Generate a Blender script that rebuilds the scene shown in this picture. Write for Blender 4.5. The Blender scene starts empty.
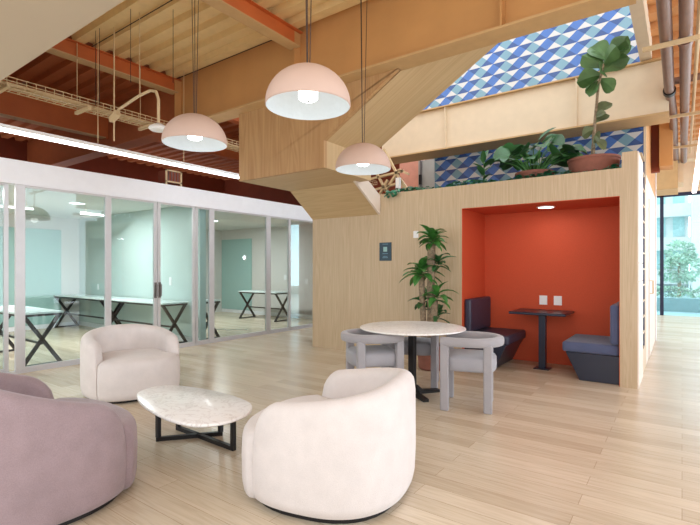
import bpy, bmesh, math, random
from mathutils import Vector, Matrix
random.seed(7)
PI = math.pi
S = bpy.context.scene
COL = S.collection

# ---------------------------------------------------------------- camera, world, exposure
cam_data = bpy.data.cameras.new('camera')
cam = bpy.data.objects.new('camera', cam_data); COL.objects.link(cam)
cam.location = (0, 0, 1.4)
cam.rotation_euler = (PI/2, 0, math.radians(35.82))
cam_data.sensor_width = 36
cam_data.lens = 460/700*36
cam_data.shift_y = 5.5/700
cam_data.clip_start = 0.05
S.camera = cam
S.view_settings.view_transform = 'Standard'
S.view_settings.look = 'None'
S.view_settings.gamma = 1
S.view_settings.use_curve_mapping = False
S.view_settings.exposure = 0.0
wd = bpy.data.worlds.new('world'); S.world = wd; wd.use_nodes = True
bg = wd.node_tree.nodes['Background']
bg.inputs[0].default_value = (0.90, 0.95, 1.0, 1)
bg.inputs[1].default_value = 1
wt = wd.node_tree
tc = wt.nodes.new('ShaderNodeTexCoord'); dp = wt.nodes.new('ShaderNodeVectorMath'); dp.operation = 'DOT_PRODUCT'; dp.inputs[1].default_value = (.5, .84, .2)
wt.links.new(tc.outputs['Generated'], dp.inputs[0])
rp = wt.nodes.new('ShaderNodeValToRGB'); rp.color_ramp.elements[0].position = .3; rp.color_ramp.elements[0].color = (2.25, 2.32, 2.38, 1)
rp.color_ramp.elements[1].position = 1; rp.color_ramp.elements[1].color = (4.9, 5.6, 6.2, 1)   # sky raised on this side to light the corridor
wt.links.new(dp.outputs['Value'], rp.inputs['Fac']); wt.links.new(rp.outputs['Color'], bg.inputs[0])
S.cycles.max_bounces = 8
S.cycles.diffuse_bounces = 5
S.cycles.transparent_max_bounces = 16

# ---------------------------------------------------------------- materials
MAT = {}
def lin(c):
    return tuple((x/255/12.92 if x/255 <= .04045 else ((x/255+.055)/1.055)**2.4) for x in c)+(1,)
def newmat(name):
    m = bpy.data.materials.new(name); m.use_nodes = True
    nt = m.node_tree; b = nt.nodes['Principled BSDF']
    MAT[name] = m
    return m, nt, b
def N(nt, t, **kw):
    n = nt.nodes.new(t)
    for k, v in kw.items():
        if k.startswith('i_'):
            n.inputs[k[2:].replace('_', ' ')].default_value = v
        else: setattr(n, k, v)
    return n
def coords(nt, scale=(1,1,1), rot=(0,0,0), kind='Object'):
    tc = N(nt, 'ShaderNodeTexCoord'); mp = N(nt, 'ShaderNodeMapping')
    mp.inputs['Scale'].default_value = scale; mp.inputs['Rotation'].default_value = rot
    nt.links.new(tc.outputs[kind], mp.inputs['Vector'])
    return mp.outputs['Vector']
def ramp(nt, fac, stops):
    r = N(nt, 'ShaderNodeValToRGB')
    el = r.color_ramp.elements
    while len(el) < len(stops): el.new(.5)
    for e, (p, c) in zip(el, stops): e.position = p; e.color = c
    nt.links.new(fac, r.inputs['Fac'])
    return r.outputs['Color']
def bump(nt, b, h, strength=.2, dist=.01):
    bp = N(nt, 'ShaderNodeBump'); bp.inputs['Strength'].default_value = strength; bp.inputs['Distance'].default_value = dist
    nt.links.new(h, bp.inputs['Height']); nt.links.new(bp.outputs['Normal'], b.inputs['Normal'])
def plain(name, c, rough=.5, metal=0, var=.06, scale=8, bmp=0, spec=.5):
    m, nt, b = newmat(name)
    v = coords(nt)
    n = N(nt, 'ShaderNodeTexNoise'); n.inputs['Scale'].default_value = scale; n.inputs['Detail'].default_value = 4
    nt.links.new(v, n.inputs['Vector'])
    L = lin(c)
    col = ramp(nt, n.outputs['Fac'], [(.3, tuple(x*(1-var) for x in L[:3])+(1,)), (.7, tuple(min(1, x*(1+var)) for x in L[:3])+(1,))])
    nt.links.new(col, b.inputs['Base Color'])
    b.inputs['Roughness'].default_value = rough; b.inputs['Metallic'].default_value = metal
    b.inputs['Specular IOR Level'].default_value = spec
    if bmp: bump(nt, b, n.outputs['Fac'], bmp)
    return m
def emit(name, c, s):
    m, nt, b = newmat(name)
    b.inputs['Base Color'].default_value = lin(c); b.inputs['Emission Color'].default_value = lin(c); b.inputs['Emission Strength'].default_value = s
    return m
def wood(name, c1, c2, scale=(14, 14, .55), rot=(0,0,0), rough=.5):
    m, nt, b = newmat(name)
    v = coords(nt, scale, rot)
    n = N(nt, 'ShaderNodeTexNoise'); n.inputs['Scale'].default_value = 2.2; n.inputs['Detail'].default_value = 6; n.inputs['Roughness'].default_value = .6
    n.inputs['Distortion'].default_value = .6
    nt.links.new(v, n.inputs['Vector'])
    v2 = coords(nt, tuple(s*.32 for s in scale), rot)
    w = N(nt, 'ShaderNodeTexNoise'); w.inputs['Scale'].default_value = 1.3; w.inputs['Detail'].default_value = 1; w.inputs['Distortion'].default_value = 1.2
    nt.links.new(v2, w.inputs['Vector'])
    mu = N(nt, 'ShaderNodeMath', operation='MULTIPLY'); mu.inputs[1].default_value = 9
    nt.links.new(w.outputs['Fac'], mu.inputs[0])
    fr = N(nt, 'ShaderNodeMath', operation='PINGPONG'); fr.inputs[1].default_value = .5
    nt.links.new(mu.outputs[0], fr.inputs[0])
    mx = N(nt, 'ShaderNodeMath', operation='MULTIPLY_ADD'); mx.inputs[1].default_value = .55
    nt.links.new(fr.outputs[0], mx.inputs[0]); 
    h = N(nt, 'ShaderNodeMath', operation='MULTIPLY'); h.inputs[1].default_value = .75
    nt.links.new(n.outputs['Fac'], h.inputs[0]); nt.links.new(h.outputs[0], mx.inputs[2])
    col = ramp(nt, mx.outputs[0], [(.3, lin(c1)), (.75, lin(c2))])
    nt.links.new(col, b.inputs['Base Color']); b.inputs['Roughness'].default_value = rough
    bump(nt, b, n.outputs['Fac'], .08)
    return m
def fabric(name, c, scale=220, rough=.95, mott=.1):
    m, nt, b = newmat(name)
    v = coords(nt)
    n = N(nt, 'ShaderNodeTexNoise'); n.inputs['Scale'].default_value = scale; n.inputs['Detail'].default_value = 2
    g = N(nt, 'ShaderNodeTexNoise'); g.inputs['Scale'].default_value = 9; g.inputs['Detail'].default_value = 5
    nt.links.new(v, n.inputs['Vector']); nt.links.new(v, g.inputs['Vector'])
    a = N(nt, 'ShaderNodeMath', operation='ADD'); nt.links.new(n.outputs['Fac'], a.inputs[0]); nt.links.new(g.outputs['Fac'], a.inputs[1])
    h = N(nt, 'ShaderNodeMath', operation='MULTIPLY'); h.inputs[1].default_value = .5; nt.links.new(a.outputs[0], h.inputs[0])
    L = lin(c)
    col = ramp(nt, h.outputs[0], [(.35, tuple(x*(1-mott) for x in L[:3])+(1,)), (.65, tuple(min(1, x*(1+mott)) for x in L[:3])+(1,))])
    nt.links.new(col, b.inputs['Base Color']); b.inputs['Roughness'].default_value = rough
    b.inputs['Sheen Weight'].default_value = .25; b.inputs['Specular IOR Level'].default_value = .15
    bump(nt, b, n.outputs['Fac'], .35, .004)
    return m
def marble(name):
    m, nt, b = newmat(name)
    v = coords(nt)
    n = N(nt, 'ShaderNodeTexNoise'); n.inputs['Scale'].default_value = 5; n.inputs['Detail'].default_value = 8; n.inputs['Distortion'].default_value = 1.6; n.inputs['Roughness'].default_value = .62
    nt.links.new(v, n.inputs['Vector'])
    s = N(nt, 'ShaderNodeMath', operation='SUBTRACT'); s.inputs[1].default_value = .5; nt.links.new(n.outputs['Fac'], s.inputs[0])
    a = N(nt, 'ShaderNodeMath', operation='ABSOLUTE'); nt.links.new(s.outputs[0], a.inputs[0])
    col = ramp(nt, a.outputs[0], [(0, lin((214, 208, 206))), (.010, lin((234, 229, 226))), (.04, lin((243, 240, 238)))])
    nt.links.new(col, b.inputs['Base Color']); b.inputs['Roughness'].default_value = .22
    return m
def glass(name, tint, refl=.08):
    m = bpy.data.materials.new(name); m.use_nodes = True; nt = m.node_tree; nt.nodes.clear(); MAT[name] = m
    o = N(nt, 'ShaderNodeOutputMaterial'); t = N(nt, 'ShaderNodeBsdfTransparent'); t.inputs[0].default_value = lin(tint)
    g = N(nt, 'ShaderNodeBsdfGlossy'); g.inputs['Roughness'].default_value = .02; g.inputs[0].default_value = (1,1,1,1)
    f = N(nt, 'ShaderNodeLayerWeight'); f.inputs[0].default_value = .25
    mu = N(nt, 'ShaderNodeMath', operation='MULTIPLY_ADD'); mu.inputs[1].default_value = .35; mu.inputs[2].default_value = refl*.5
    nt.links.new(f.outputs['Fresnel'], mu.inputs[0])
    mx = N(nt, 'ShaderNodeMixShader'); nt.links.new(mu.outputs[0], mx.inputs[0]); nt.links.new(t.outputs[0], mx.inputs[1]); nt.links.new(g.outputs[0], mx.inputs[2])
    nt.links.new(mx.outputs[0], o.inputs['Surface'])
    return m
def floor_mat():
    m, nt, b = newmat('floor_planks')
    v = coords(nt)
    def brick(c1, c2, seed_off):
        br = N(nt, 'ShaderNodeTexBrick'); br.offset = .37; br.offset_frequency = 2; br.squash = 1
        br.inputs['Scale'].default_value = 1; br.inputs['Brick Width'].default_value = 1.35; br.inputs['Row Height'].default_value = .15
        br.inputs['Mortar Size'].default_value = .0012; br.inputs['Mortar Smooth'].default_value = .3; br.inputs['Bias'].default_value = 0
        br.inputs['Color1'].default_value = c1; br.inputs['Color2'].default_value = c2; br.inputs['Mortar'].default_value = lin((150, 122, 92))
        nt.links.new(v, br.inputs['Vector'])
        return br
    br = brick(lin((218, 203, 181)), lin((196, 179, 155)), 0)
    sv = coords(nt, (1.2, 22, 1))
    n = N(nt, 'ShaderNodeTexNoise'); n.inputs['Scale'].default_value = 2.4; n.inputs['Detail'].default_value = 6; n.inputs['Distortion'].default_value = .8
    nt.links.new(sv, n.inputs['Vector'])
    g = ramp(nt, n.outputs['Fac'], [(.25, (.83, .80, .76, 1)), (.6, (1, 1, 1, 1))])
    mx = N(nt, 'ShaderNodeMix', data_type='RGBA', blend_type='MULTIPLY'); mx.inputs[0].default_value = 1
    nt.links.new(br.outputs['Color'], mx.inputs[6]); nt.links.new(g, mx.inputs[7])
    nt.links.new(mx.outputs[2], b.inputs['Base Color'])
    b.inputs['Roughness'].default_value = .27
    bump(nt, b, br.outputs['Fac'], -.15, .002)
    return m
floor_mat()
wood('ash_veneer', (205, 183, 153), (188, 164, 132), scale=(22, 22, .7))
wood('ash_slope', (204, 176, 134), (190, 160, 118), scale=(.5, 13, .01), rot=(0, 0, 0))
wood('ash_stair', (192, 154, 108), (172, 130, 86), scale=(7, 7, .55))
plain('orange_paint', (202, 80, 44), .75, scale=160, var=.08)
plain('window_lit_veneer', (222, 206, 192), .5, var=.03)  # ash veneer as lit from the window; light put into the colour
plain('white_paint', (232, 232, 236), .5, var=.02)
plain('beige_paint', (222, 203, 176), .6, var=.03)
plain('tan_paint', (196, 160, 112), .6, var=.05)
plain('girder_paint', (198, 148, 92), .65, var=.06, scale=2)
plain('deck_paint', (226, 196, 142), .6, var=.05)
plain('orange_deck', (202, 142, 88), .6, var=.05)
plain('shaded_overhead', (176, 98, 56), .6, var=.05)  # deck and girder paint with overhead shade put into the colour
plain('shaded_beam_paint', (198, 104, 50), .6, var=.08, scale=3)  # beam paint with its shade put into the colour
plain('deep_shade_paint', (130, 58, 34), .65, var=.1, scale=3)  # deepest overhead shade put into the colour
plain('soffit_paint', (190, 174, 152), .8, var=.02, scale=1)
plain('room_wall', (214, 211, 207), .8, var=.02)
plain('teal_board', (160, 194, 190), .25, var=.02, scale=1)
plain('teal_wall', (184, 200, 197), .5, var=.02, scale=1)
plain('room_ceiling', (210, 212, 208), .8, var=.02)
plain('aluminium', (200, 198, 200), .35, .1, var=.03)
plain('dark_aluminium', (128, 122, 122), .35, .6, var=.03)
plain('black_metal', (30, 26, 26), .45, .3, var=.1)
plain('bronze_metal', (62, 56, 56), .4, .4, var=.1)
plain('lamp_pink', (202, 174, 160), .6, var=.02)
plain('cable', (60, 42, 34), .6)
plain('cream_metal', (206, 180, 140), .5, var=.04)
plain('pipe_mauve', (134, 104, 92), .45, .2, var=.08)
plain('peach', (232, 160, 136), .6)
plain('grey_panel', (178, 170, 160), .5, var=.03)
plain('plastic_white', (238, 238, 238), .4, var=.01)
plain('navy_leather', (54, 54, 74), .42, var=.12, scale=30, bmp=.1)
plain('navy_laminate', (34, 38, 56), .3, var=.05)
plain('tile_white', (202, 203, 204), .25, var=.02)
plain('tile_blue', (70, 112, 184), .25, var=.08, scale=3)
plain('tile_navy', (54, 84, 142), .25, var=.08, scale=3)
plain('tile_teal', (118, 158, 178), .25, var=.06, scale=3)
plain('terracotta', (140, 88, 74), .8, var=.12, scale=14, bmp=.1)
plain('soil', (58, 44, 32), 1, var=.4, scale=60, bmp=.4)
plain('leaf', (66, 122, 54), .4, var=.4, scale=5)
plain('leaf_fig', (80, 116, 66), .45, var=.35, scale=5)
plain('leaf_dark', (54, 102, 56), .4, var=.4, scale=5)
plain('leaf_olive', (92, 102, 66), .5, var=.4, scale=6)
plain('leaf_ivy', (44, 120, 84), .45, var=.45, scale=9)
plain('bark', (140, 122, 100), .9, var=.4, scale=30, bmp=.6)
plain('poster_blue', (34, 62, 78), .4, var=.1)
plain('poster_text', (150, 190, 190), .5)
plain('shelf_navy', (62, 76, 116), .5)
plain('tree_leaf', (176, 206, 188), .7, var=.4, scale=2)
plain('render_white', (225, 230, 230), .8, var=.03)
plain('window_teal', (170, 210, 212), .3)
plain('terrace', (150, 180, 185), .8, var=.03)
plain('mullion_blue', (20, 28, 60), .4, var=.05)
plain('outlet_grey', (150, 146, 140), .5)
plain('cable_white', (225, 222, 215), .6)
fabric('boucle_white', (212, 203, 199), mott=.06)
fabric('velvet_mauve', (146, 126, 128), mott=.12)
fabric('chair_grey', (158, 154, 157), mott=.06)
fabric('chair_seat_grey', (156, 154, 159), mott=.06)
fabric('bench_blue', (86, 94, 124), mott=.06)
marble('marble_white')
emit('tube_light', (255, 250, 250), 5)
emit('lamp_light', (255, 255, 255), 3)
emit('downlight', (240, 250, 255), 5)
m, nt, b = newmat('plaster_inner'); b.inputs['Base Color'].default_value = lin((196, 203, 206)); b.inputs['Roughness'].default_value = .9
nz = N(nt, 'ShaderNodeTexNoise'); nz.inputs['Scale'].default_value = 22; nz.inputs['Detail'].default_value = 5
nt.links.new(coords(nt), nz.inputs['Vector']); bump(nt, b, nz.outputs['Fac'], .6, .01)
glass('glass_clear', (240, 247, 247), .05)
glass('glass_window', (238, 251, 253), .04)

# ---------------------------------------------------------------- mesh helpers
class MB:
    def __init__(s): s.v = []; s.f = []; s.mi = []
    def add(s, vs, fs, mi=0):
        o = len(s.v); s.v += [Vector(p) for p in vs]
        for f in fs: s.f.append([i+o for i in f]); s.mi.append(mi)
        return s
    def box(s, x0, x1, y0, y1, z0, z1, mi=0):
        return s.add([(x, y, z) for x in (x0, x1) for y in (y0, y1) for z in (z0, z1)],
            [(0,1,3,2), (4,6,7,5), (0,4,5,1), (2,3,7,6), (0,2,6,4), (1,5,7,3)], mi)
    def bar(s, p, q, w, h=None, mi=0, up=(0,0,1)):
        h = h or w; p, q = Vector(p), Vector(q); d = (q-p).normalized(); up = Vector(up)
        if abs(d.dot(up)) > .99: up = Vector((1,0,0))
        a = d.cross(up).normalized()*w/2; b_ = d.cross(a).normalized()*h/2
        vs = [c+i*a+j*b_ for c in (p, q) for i in (-1, 1) for j in (-1, 1)]
        return s.add(vs, [(0,1,3,2), (4,6,7,5), (0,4,5,1), (2,3,7,6), (0,2,6,4), (1,5,7,3)], mi)
    def prism(s, pts, d, mi=0):
        """closed polygon (list of 3D points) extruded by vector d"""
        n = len(pts); d = Vector(d); P_ = [Vector(p) for p in pts]
        return s.add(P_+[p+d for p in P_], [list(range(n))[::-1], list(range(n, 2*n))]+[(i, (i+1)%n, (i+1)%n+n, i+n) for i in range(n)], mi)
    def tube(s, pts, r, n=8, mi=0, cap=True):
        pts = [Vector(p) for p in pts]; rs = r if isinstance(r, (list, tuple)) else [r]*len(pts)
        vs = []; fs = []
        ref = Vector((0,0,1)); a = None
        for i, p in enumerate(pts):
            d = (pts[min(i+1, len(pts)-1)]-pts[max(i-1, 0)]).normalized()
            if a is None:
                u = ref if abs(d.dot(ref)) < .95 else Vector((1,0,0)); a = d.cross(u).normalized()
            a = (a-d*a.dot(d)).normalized(); c = d.cross(a)
            for k in range(n):
                t = 2*PI*k/n; vs.append(p+(a*math.cos(t)+c*math.sin(t))*rs[i])
        for i in range(len(pts)-1):
            for k in range(n): fs.append((i*n+k, i*n+(k+1)%n, (i+1)*n+(k+1)%n, (i+1)*n+k))
        if cap: fs += [list(range(n))[::-1], [(len(pts)-1)*n+k for k in range(n)]]
        return s.add(vs, fs, mi)
    def lathe(s, prof, n=32, c=(0,0,0), mi=0, cap=True):
        vs = []; fs = []
        for r, z in prof:
            for k in range(n): t = 2*PI*k/n; vs.append((c[0]+r*math.cos(t), c[1]+r*math.sin(t), c[2]+z))
        for i in range(len(prof)-1):
            for k in range(n): fs.append((i*n+k, i*n+(k+1)%n, (i+1)*n+(k+1)%n, (i+1)*n+k))
        if cap and prof[0][0] > 1e-4: fs.append(list(range(n))[::-1])
        if cap and prof[-1][0] > 1e-4: fs.append([(len(prof)-1)*n+k for k in range(n)])
        return s.add(vs, fs, mi)
    def leaf(s, p, d, L, W, droop=.3, roll=0, mi=0, seg=6, tip=1.0):
        """a folded, arching leaf blade"""
        p = Vector(p); d = Vector(d).normalized(); up = Vector((0,0,1))
        if abs(d.dot(up)) > .97: up = Vector((1,0,0))
        side = d.cross(up).normalized(); side = Matrix.Rotation(roll, 3, d) @ side
        nrm = side.cross(d).normalized()
        vs = []; fs = []; cur = p.copy(); dd = d.copy()
        for i in range(seg+1):
            t = i/seg
            w = W*.5*(math.sin(PI*min(1, t**tip*.96+.04)))**.75
            n2 = side.cross(dd).normalized()
            vs += [cur-side*w+n2*w*.3, cur-n2*w*.05, cur+side*w+n2*w*.3]
            cur = cur+dd*(L/seg)
            dd = (dd+Vector((0,0,-1))*droop/seg*1.6).normalized()
        for i in range(seg):
            a = i*3
            fs += [(a, a+1, a+4, a+3), (a+1, a+2, a+5, a+4)]
        return s.add(vs, fs, mi)
    def build(s, name, mats, parent=None, smooth=True, bevel=0, world=False, origin=None, angle=35, seg=2):
        me = bpy.data.meshes.new(name)
        vs = s.v
        off = Vector((0,0,0))
        if parent is None:
            if origin is not None: off = Vector(origin)
            else:
                lo = [min(v[i] for v in vs) for i in range(3)]; hi = [max(v[i] for v in vs) for i in range(3)]
                off = Vector(((lo[0]+hi[0])/2, (lo[1]+hi[1])/2, lo[2]))
        elif world:
            off = ROOTLOC(parent)
        me.from_pydata([tuple(v-off) for v in vs], [], s.f)
        if isinstance(mats, str): mats = [mats]
        for k in mats: me.materials.append(MAT[k])
        for p_, mi in zip(me.polygons, s.mi): p_.material_index = mi; p_.use_smooth = smooth
        bm = bmesh.new(); bm.from_mesh(me); bmesh.ops.recalc_face_normals(bm, faces=bm.faces); bm.to_mesh(me); bm.free()
        if smooth: me.set_sharp_from_angle(angle=math.radians(angle))
        o = bpy.data.objects.new(name, me); COL.objects.link(o)
        if parent is not None: o.parent = parent
        else: o.location = off
        if bevel:
            md = o.modifiers.new('bevel', 'BEVEL'); md.width = bevel; md.segments = seg; md.limit_method = 'ANGLE'; md.angle_limit = math.radians(40)
            md.harden_normals = False
            for p_ in me.polygons: p_.use_smooth = True
            me.set_sharp_from_angle(angle=math.radians(60))
        return o
def ROOTLOC(o):
    v = Vector((0,0,0))
    while o is not None: v += o.location; o = o.parent
    return v
def empty(name, loc=(0,0,0), rz=0, parent=None):
    o = bpy.data.objects.new(name, None); COL.objects.link(o); o.location = loc; o.rotation_euler = (0,0,rz)
    o.empty_display_size = .1
    if parent is not None: o.parent = parent
    return o
def tag(o, label, cat, group=None, kind=None):
    if label: o['label'] = label
    if cat: o['category'] = cat
    if group: o['group'] = group
    if kind: o['kind'] = kind
    return o
def struct(o, label, cat): return tag(o, label, cat, kind='structure')
def copy_tree(o, parent=None):
    c = o.copy(); COL.objects.link(c)
    if parent is not None: c.parent = parent
    for ch in [x for x in bpy.data.objects if x.parent == o]: copy_tree(ch, c)
    return c

# ================================================================ SETTING
XG = -7.15      # glass partition plane
YW = 6.26       # wood front wall plane
XB0, XB1 = -5.34, -.42
struct(MB().box(-12.2, 6, -4, 16.6, -.12, 0).build('floor', 'floor_planks', origin=(0,0,0)), 'pale oak plank floor running through the whole lounge', 'floor')

# --- glass rooms: walls, header, inner ceiling
struct(MB().box(-12.2, -12, .5, 9.8, 0, 2.62).build('wall_left', 'room_wall'), 'pale grey back wall of the glass meeting rooms', 'wall')
struct(MB().box(-12, XG-.06, 9.6, 9.8, 0, 2.62).build('wall_back', 'room_wall'), 'pale grey end wall of the far meeting room behind the small desk', 'wall')
struct(MB().box(-12, XG-.07, 5.27, 5.4, 0, 2.6).build('wall_middle', 'teal_wall'), 'pale green partition wall between the two meeting rooms', 'wall')
struct(MB().box(-12.2, XG-.06, .5, 9.8, 2.6, 2.7).build('ceiling_glass_rooms', 'room_ceiling'), 'flat white ceiling inside the glass meeting rooms', 'ceiling')
struct(MB().box(-12, XG-.1, .5, .6, 0, 2.6).build('wall_front', 'teal_wall'), 'near end wall of the meeting room', 'wall')
hd = MB().box(XG-.14, XG+.02, .5, 9.8, 2.53, 2.83); hd.box(XG-.14, XG+.035, .5, 9.8, 2.51, 2.53)
struct(hd.build('trim_1', 'white_paint'), 'white header band running above the glass meeting room fronts', 'trim')
struct(MB().box(XG-.06, XG+.03, .5, 9.8, 0, .03).build('trim_2', 'aluminium'), 'metal floor track under the glass panels', 'trim')
struct(MB().box(-12, -11.985, .6, 5.27, 0, .1).build('baseboard_left', 'white_paint'), 'white baseboard along the back wall of the near meeting room', 'baseboard')
struct(MB().box(-12, XG-.1, 9.585, 9.6, 0, .1).build('baseboard_back', 'white_paint'), 'white baseboard in the far meeting room', 'baseboard')
struct(MB().box(-12, XG-.1, 5.255, 5.27, 0, .1).build('baseboard_middle', 'white_paint'), 'white baseboard below the pale green partition', 'baseboard')

def glass_bay(name, y0, y1, w0, w1, lab, cat, wmat='aluminium', x=XG, handle=None):
    """a fixed panel or sliding leaf between y0 and y1 with stiles w0 and w1"""
    r = empty(name, (x, (y0+y1)/2, 0)); struct(r, lab, cat)
    f = MB()
    f.box(x-.025, x+.025, y0, y0+w0, .03, 2.51); f.box(x-.025, x+.025, y1-w1, y1, .03, 2.51)
    f.box(x-.018, x+.018, y0+w0, y1-w1, .03, .075); f.box(x-.018, x+.018, y0+w0, y1-w1, 2.48, 2.51)
    part = 'window_frame' if name.startswith('window') else 'door_frame'
    fo = f.build(part, wmat, r, world=True, bevel=.003)
    MB().box(x-.006, x+.006, y0+w0, y1-w1, .075, 2.48).build('glass_pane', 'glass_clear', r, world=True)
    if handle:
        h = MB(); hy = handle
        h.tube([(x+.03, hy, .93), (x+.075, hy, .93), (x+.075, hy, 1.13), (x+.03, hy, 1.13)], .011)
        h.box(x+.022, x+.032, hy-.022, hy+.022, .9, 1.16)
        tag(h.build('door_handle', 'dark_aluminium', fo, world=True), 'polished metal pull handle', None)
    return r
glass_bay('door_1', .8, 2.28, .05, .05, 'sliding glass door leaf at the left edge of the glass fronts', 'door', x=XG-.06)
glass_bay('window_1', 2.34, 3.55, .11, .045, 'large fixed glass panel right of the wide aluminium post', 'window')
glass_bay('door_2', 3.55, 4.355, .045, .05, 'sliding glass door leaf left of the paired handles', 'door', handle=4.325)
glass_bay('door_3', 4.37, 5.10, .05, .05, 'sliding glass door leaf right of the paired handles', 'door', handle=4.40)
glass_bay('window_2', 5.12, 5.50, .04, .09, 'narrow glass panel covering the end of the green partition', 'window')
glass_bay('window_3', 5.50, 6.96, .02, .10, 'wide fixed glass panel of the far meeting room', 'window')
glass_bay('window_4', 6.96, 7.58, .02, .04, 'glass panel right of the wide one in the far meeting room', 'window')
glass_bay('window_5', 7.58, 9.5, .02, .05, 'last glass panel ending behind the wooden nook', 'window')

# --- wooden nook block (front wall with an alcove) 
wf = MB()
ax0, ax1, az = -2.55, -.595, 2.25
wf.box(XB0, ax0, YW, YW+.14, 0, 2.58)
wf.box(ax0, ax1, YW, YW+.14, az, 2.58)
wf.box(ax1, XB1, YW, YW+.14, 0, 2.58)
wf.box(ax1+.02, XB1, YW, 6.98, 2.58, 2.76)
wf.box(XB0, XB0+.12, YW+.14, 9.4, 0, 2.58)
wf.box(ax1, XB1, YW+.14, 7.05, 0, 2.58)
wf.box(XB0, ax1, YW+.14, 7.88, 2.36, 2.46)
wf.box(ax1, XB1, 7.66, 7.88, 0, 2.58)
struct(wf.build('wall_nook', 'ash_veneer'), 'pale wood clad wall of the central block with the orange alcove opening', 'wall')
al = MB()
al.box(ax0-.04, ax0+.006, YW+.004, 7.2, 0, az); al.box(ax1-.006, ax1+.02, YW+.004, 7.2, 0, az)
al.box(ax0-.04, ax1+.02, 7.2, 7.24, 0, az+.05); al.box(ax0-.04, ax1+.02, YW+.004, 7.24, az-.006, az+.04)
struct(al.build('wall_alcove', 'orange_paint'), 'orange painted lining of the seating alcove', 'wall')
# side of the block along the corridor
sd = MB(); sd.box(XB1-.12, XB1, 7.9, 8.5, 0, 2.75); sd.box(XB1-.12, XB1, 9.5, 10.6, 0, 2.75); sd.box(XB1-.12, XB1, 8.5, 9.5, 2.5, 2.75)
struct(MB().box(XB1-.12, XB1, 7.9, 10.6, 2.752, 4.46).build('wall_upper', 'girder_paint'), 'upper wall with orange light painted in, above the corridor side of the block', 'wall')  # orange light on the upper side wall put into its colour
struct(sd.build('wall_right', 'window_lit_veneer'), 'wood side wall of the block, window light painted in, along the bright corridor', 'wall')
d = empty('door_4', (XB1, 9.0, 0)); struct(d, 'wood door, window light painted in, in the corridor side of the block', 'door')
dl = MB().box(XB1-.06, XB1+.012, 8.52, 9.48, .01, 2.48).build('door_leaf', 'window_lit_veneer', d, world=True, bevel=.004)
MB().tube([(XB1+.01, 8.7, 1.0), (XB1+.05, 8.7, 1.0), (XB1+.05, 8.7, 1.2), (XB1+.01, 8.7, 1.2)], .01).build('door_handle', 'cream_metal', dl, world=True)
struct(MB().box(XB1-.12, XB1+.02, 10.6, 10.75, 0, 4.46).build('window_lit_edge', 'white_paint'), 'window-lit edge painted white at the far end of the corridor side wall', 'trim')  # white stands in for blue window light on the edge
ep = MB(); ep.box(XB1, XB1+.012, YW+.01, 7.04, 0, 1.235); ep.box(XB1, XB1+.012, YW+.01, 7.04, 1.245, 1.455); ep.box(XB1, XB1+.012, YW+.01, 7.04, 1.465, 2.755)
struct(ep.build('trim_14', 'window_lit_veneer', smooth=False), 'end panels painted as window-lit, with two seams, on the corridor side of the front post', 'trim')
struct(MB().box(-2.6, XB1-.12, 10.65, 10.75, 0, 4.46).build('wall_end', 'room_wall'), 'plain back of the block towards the corridor window', 'wall')

# open shelf column between the front post and the tile wall
sh = empty('shelf_column', (XB1-.1, 7.35, 0)); tag(sh, 'narrow open shelf column with dark blue slots on the corridor side of the wood block', 'shelving')
s_ = MB(); s_.box(XB1-.2, XB1, 7.05, 7.09, .3, 2.9); s_.box(XB1-.2, XB1, 7.62, 7.66, .3, 2.9)
s_.box(XB1-.2, XB1, 7.05, 7.66, 0, .3); s_.build('side_panel', 'ash_veneer', sh, world=True)
MB().box(XB1-.2, XB1-.18, 7.09, 7.62, .3, 2.9).box(XB1-.18, XB1-.004, 7.60, 7.618, .3, 2.9).build('back_panel', 'shelf_navy', sh, world=True)
for k in range(13):
    MB().box(XB1-.18, XB1, 7.09, 7.62, .3+k*.215, .32+k*.215).build('shelf', 'ash_veneer', sh, world=True)

# --- steel and deck overhead
ZD = 4.47
def deck(name, x0, x1, y0, y1, z, mat, lab, pitch=.28):
    m_ = MB(); y = y0; pr = []
    while y < y1-1e-6:
        pr += [(y, z), (y+pitch*.45, z), (y+pitch*.53, z+.075), (y+pitch*.92, z+.075)]; y += pitch
    pr.append((y, z))
    n = len(pr)
    top = z+.12
    vs = [(x0, a, b_) for a, b_ in pr]+[(x1, a, b_) for a, b_ in pr]
    fs = [(i, i+1, n+i+1, n+i) for i in range(n-1)]
    m_.add(vs, fs); m_.box(x0, x1, y0, y, top, top+.1)
    return struct(m_.build(name, mat, smooth=False, origin=(0,0,0)), lab, 'ceiling')
deck('ceiling', -6.7, 0.6, -.5, 4.5, ZD, 'deck_paint', 'tan ribbed metal deck ceiling over the lounge')
deck('ceiling_shaded', -13, -6.7, -.5, 4.5, ZD, 'shaded_overhead', 'ribbed deck with its shade painted in above the near glass room')  # lounge deck carries on here, its shade painted in
deck('ceiling_plenum', -13, -5.5, 4.78, 10.6, ZD, 'shaded_overhead', 'ribbed deck tinted dark for shade above the far glass room')
deck('ceiling_corridor', -.45, 5, 4.78, 16.5, ZD, 'orange_deck', 'orange tan ribbed deck above the bright corridor', pitch=.46)
deck('ceiling_side', .6, 5, -.5, 4.5, ZD, 'orange_deck', 'ribbed metal deck right of the lounge')
struct(MB().box(-13.2, -13, -.5, 10.6, 2.7, ZD+.2).build('wall_plenum', 'deep_shade_paint'), 'wall painted as deep shade high behind the glass rooms', 'wall')  # wall colour carries the darkness above the glass rooms
struct(MB().box(-13, -4.8, 10.5, 10.6, 0, ZD+.2).build('wall_far', 'deep_shade_paint'), 'wall painted as deep shade far behind the stair landing', 'wall')
struct(MB().box(-13, -2.2, -.5, 1.62, 3.2, 3.35).build('ceiling_soffit', 'soffit_paint'), 'plain beige dropped soffit at the upper left', 'ceiling')
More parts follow.
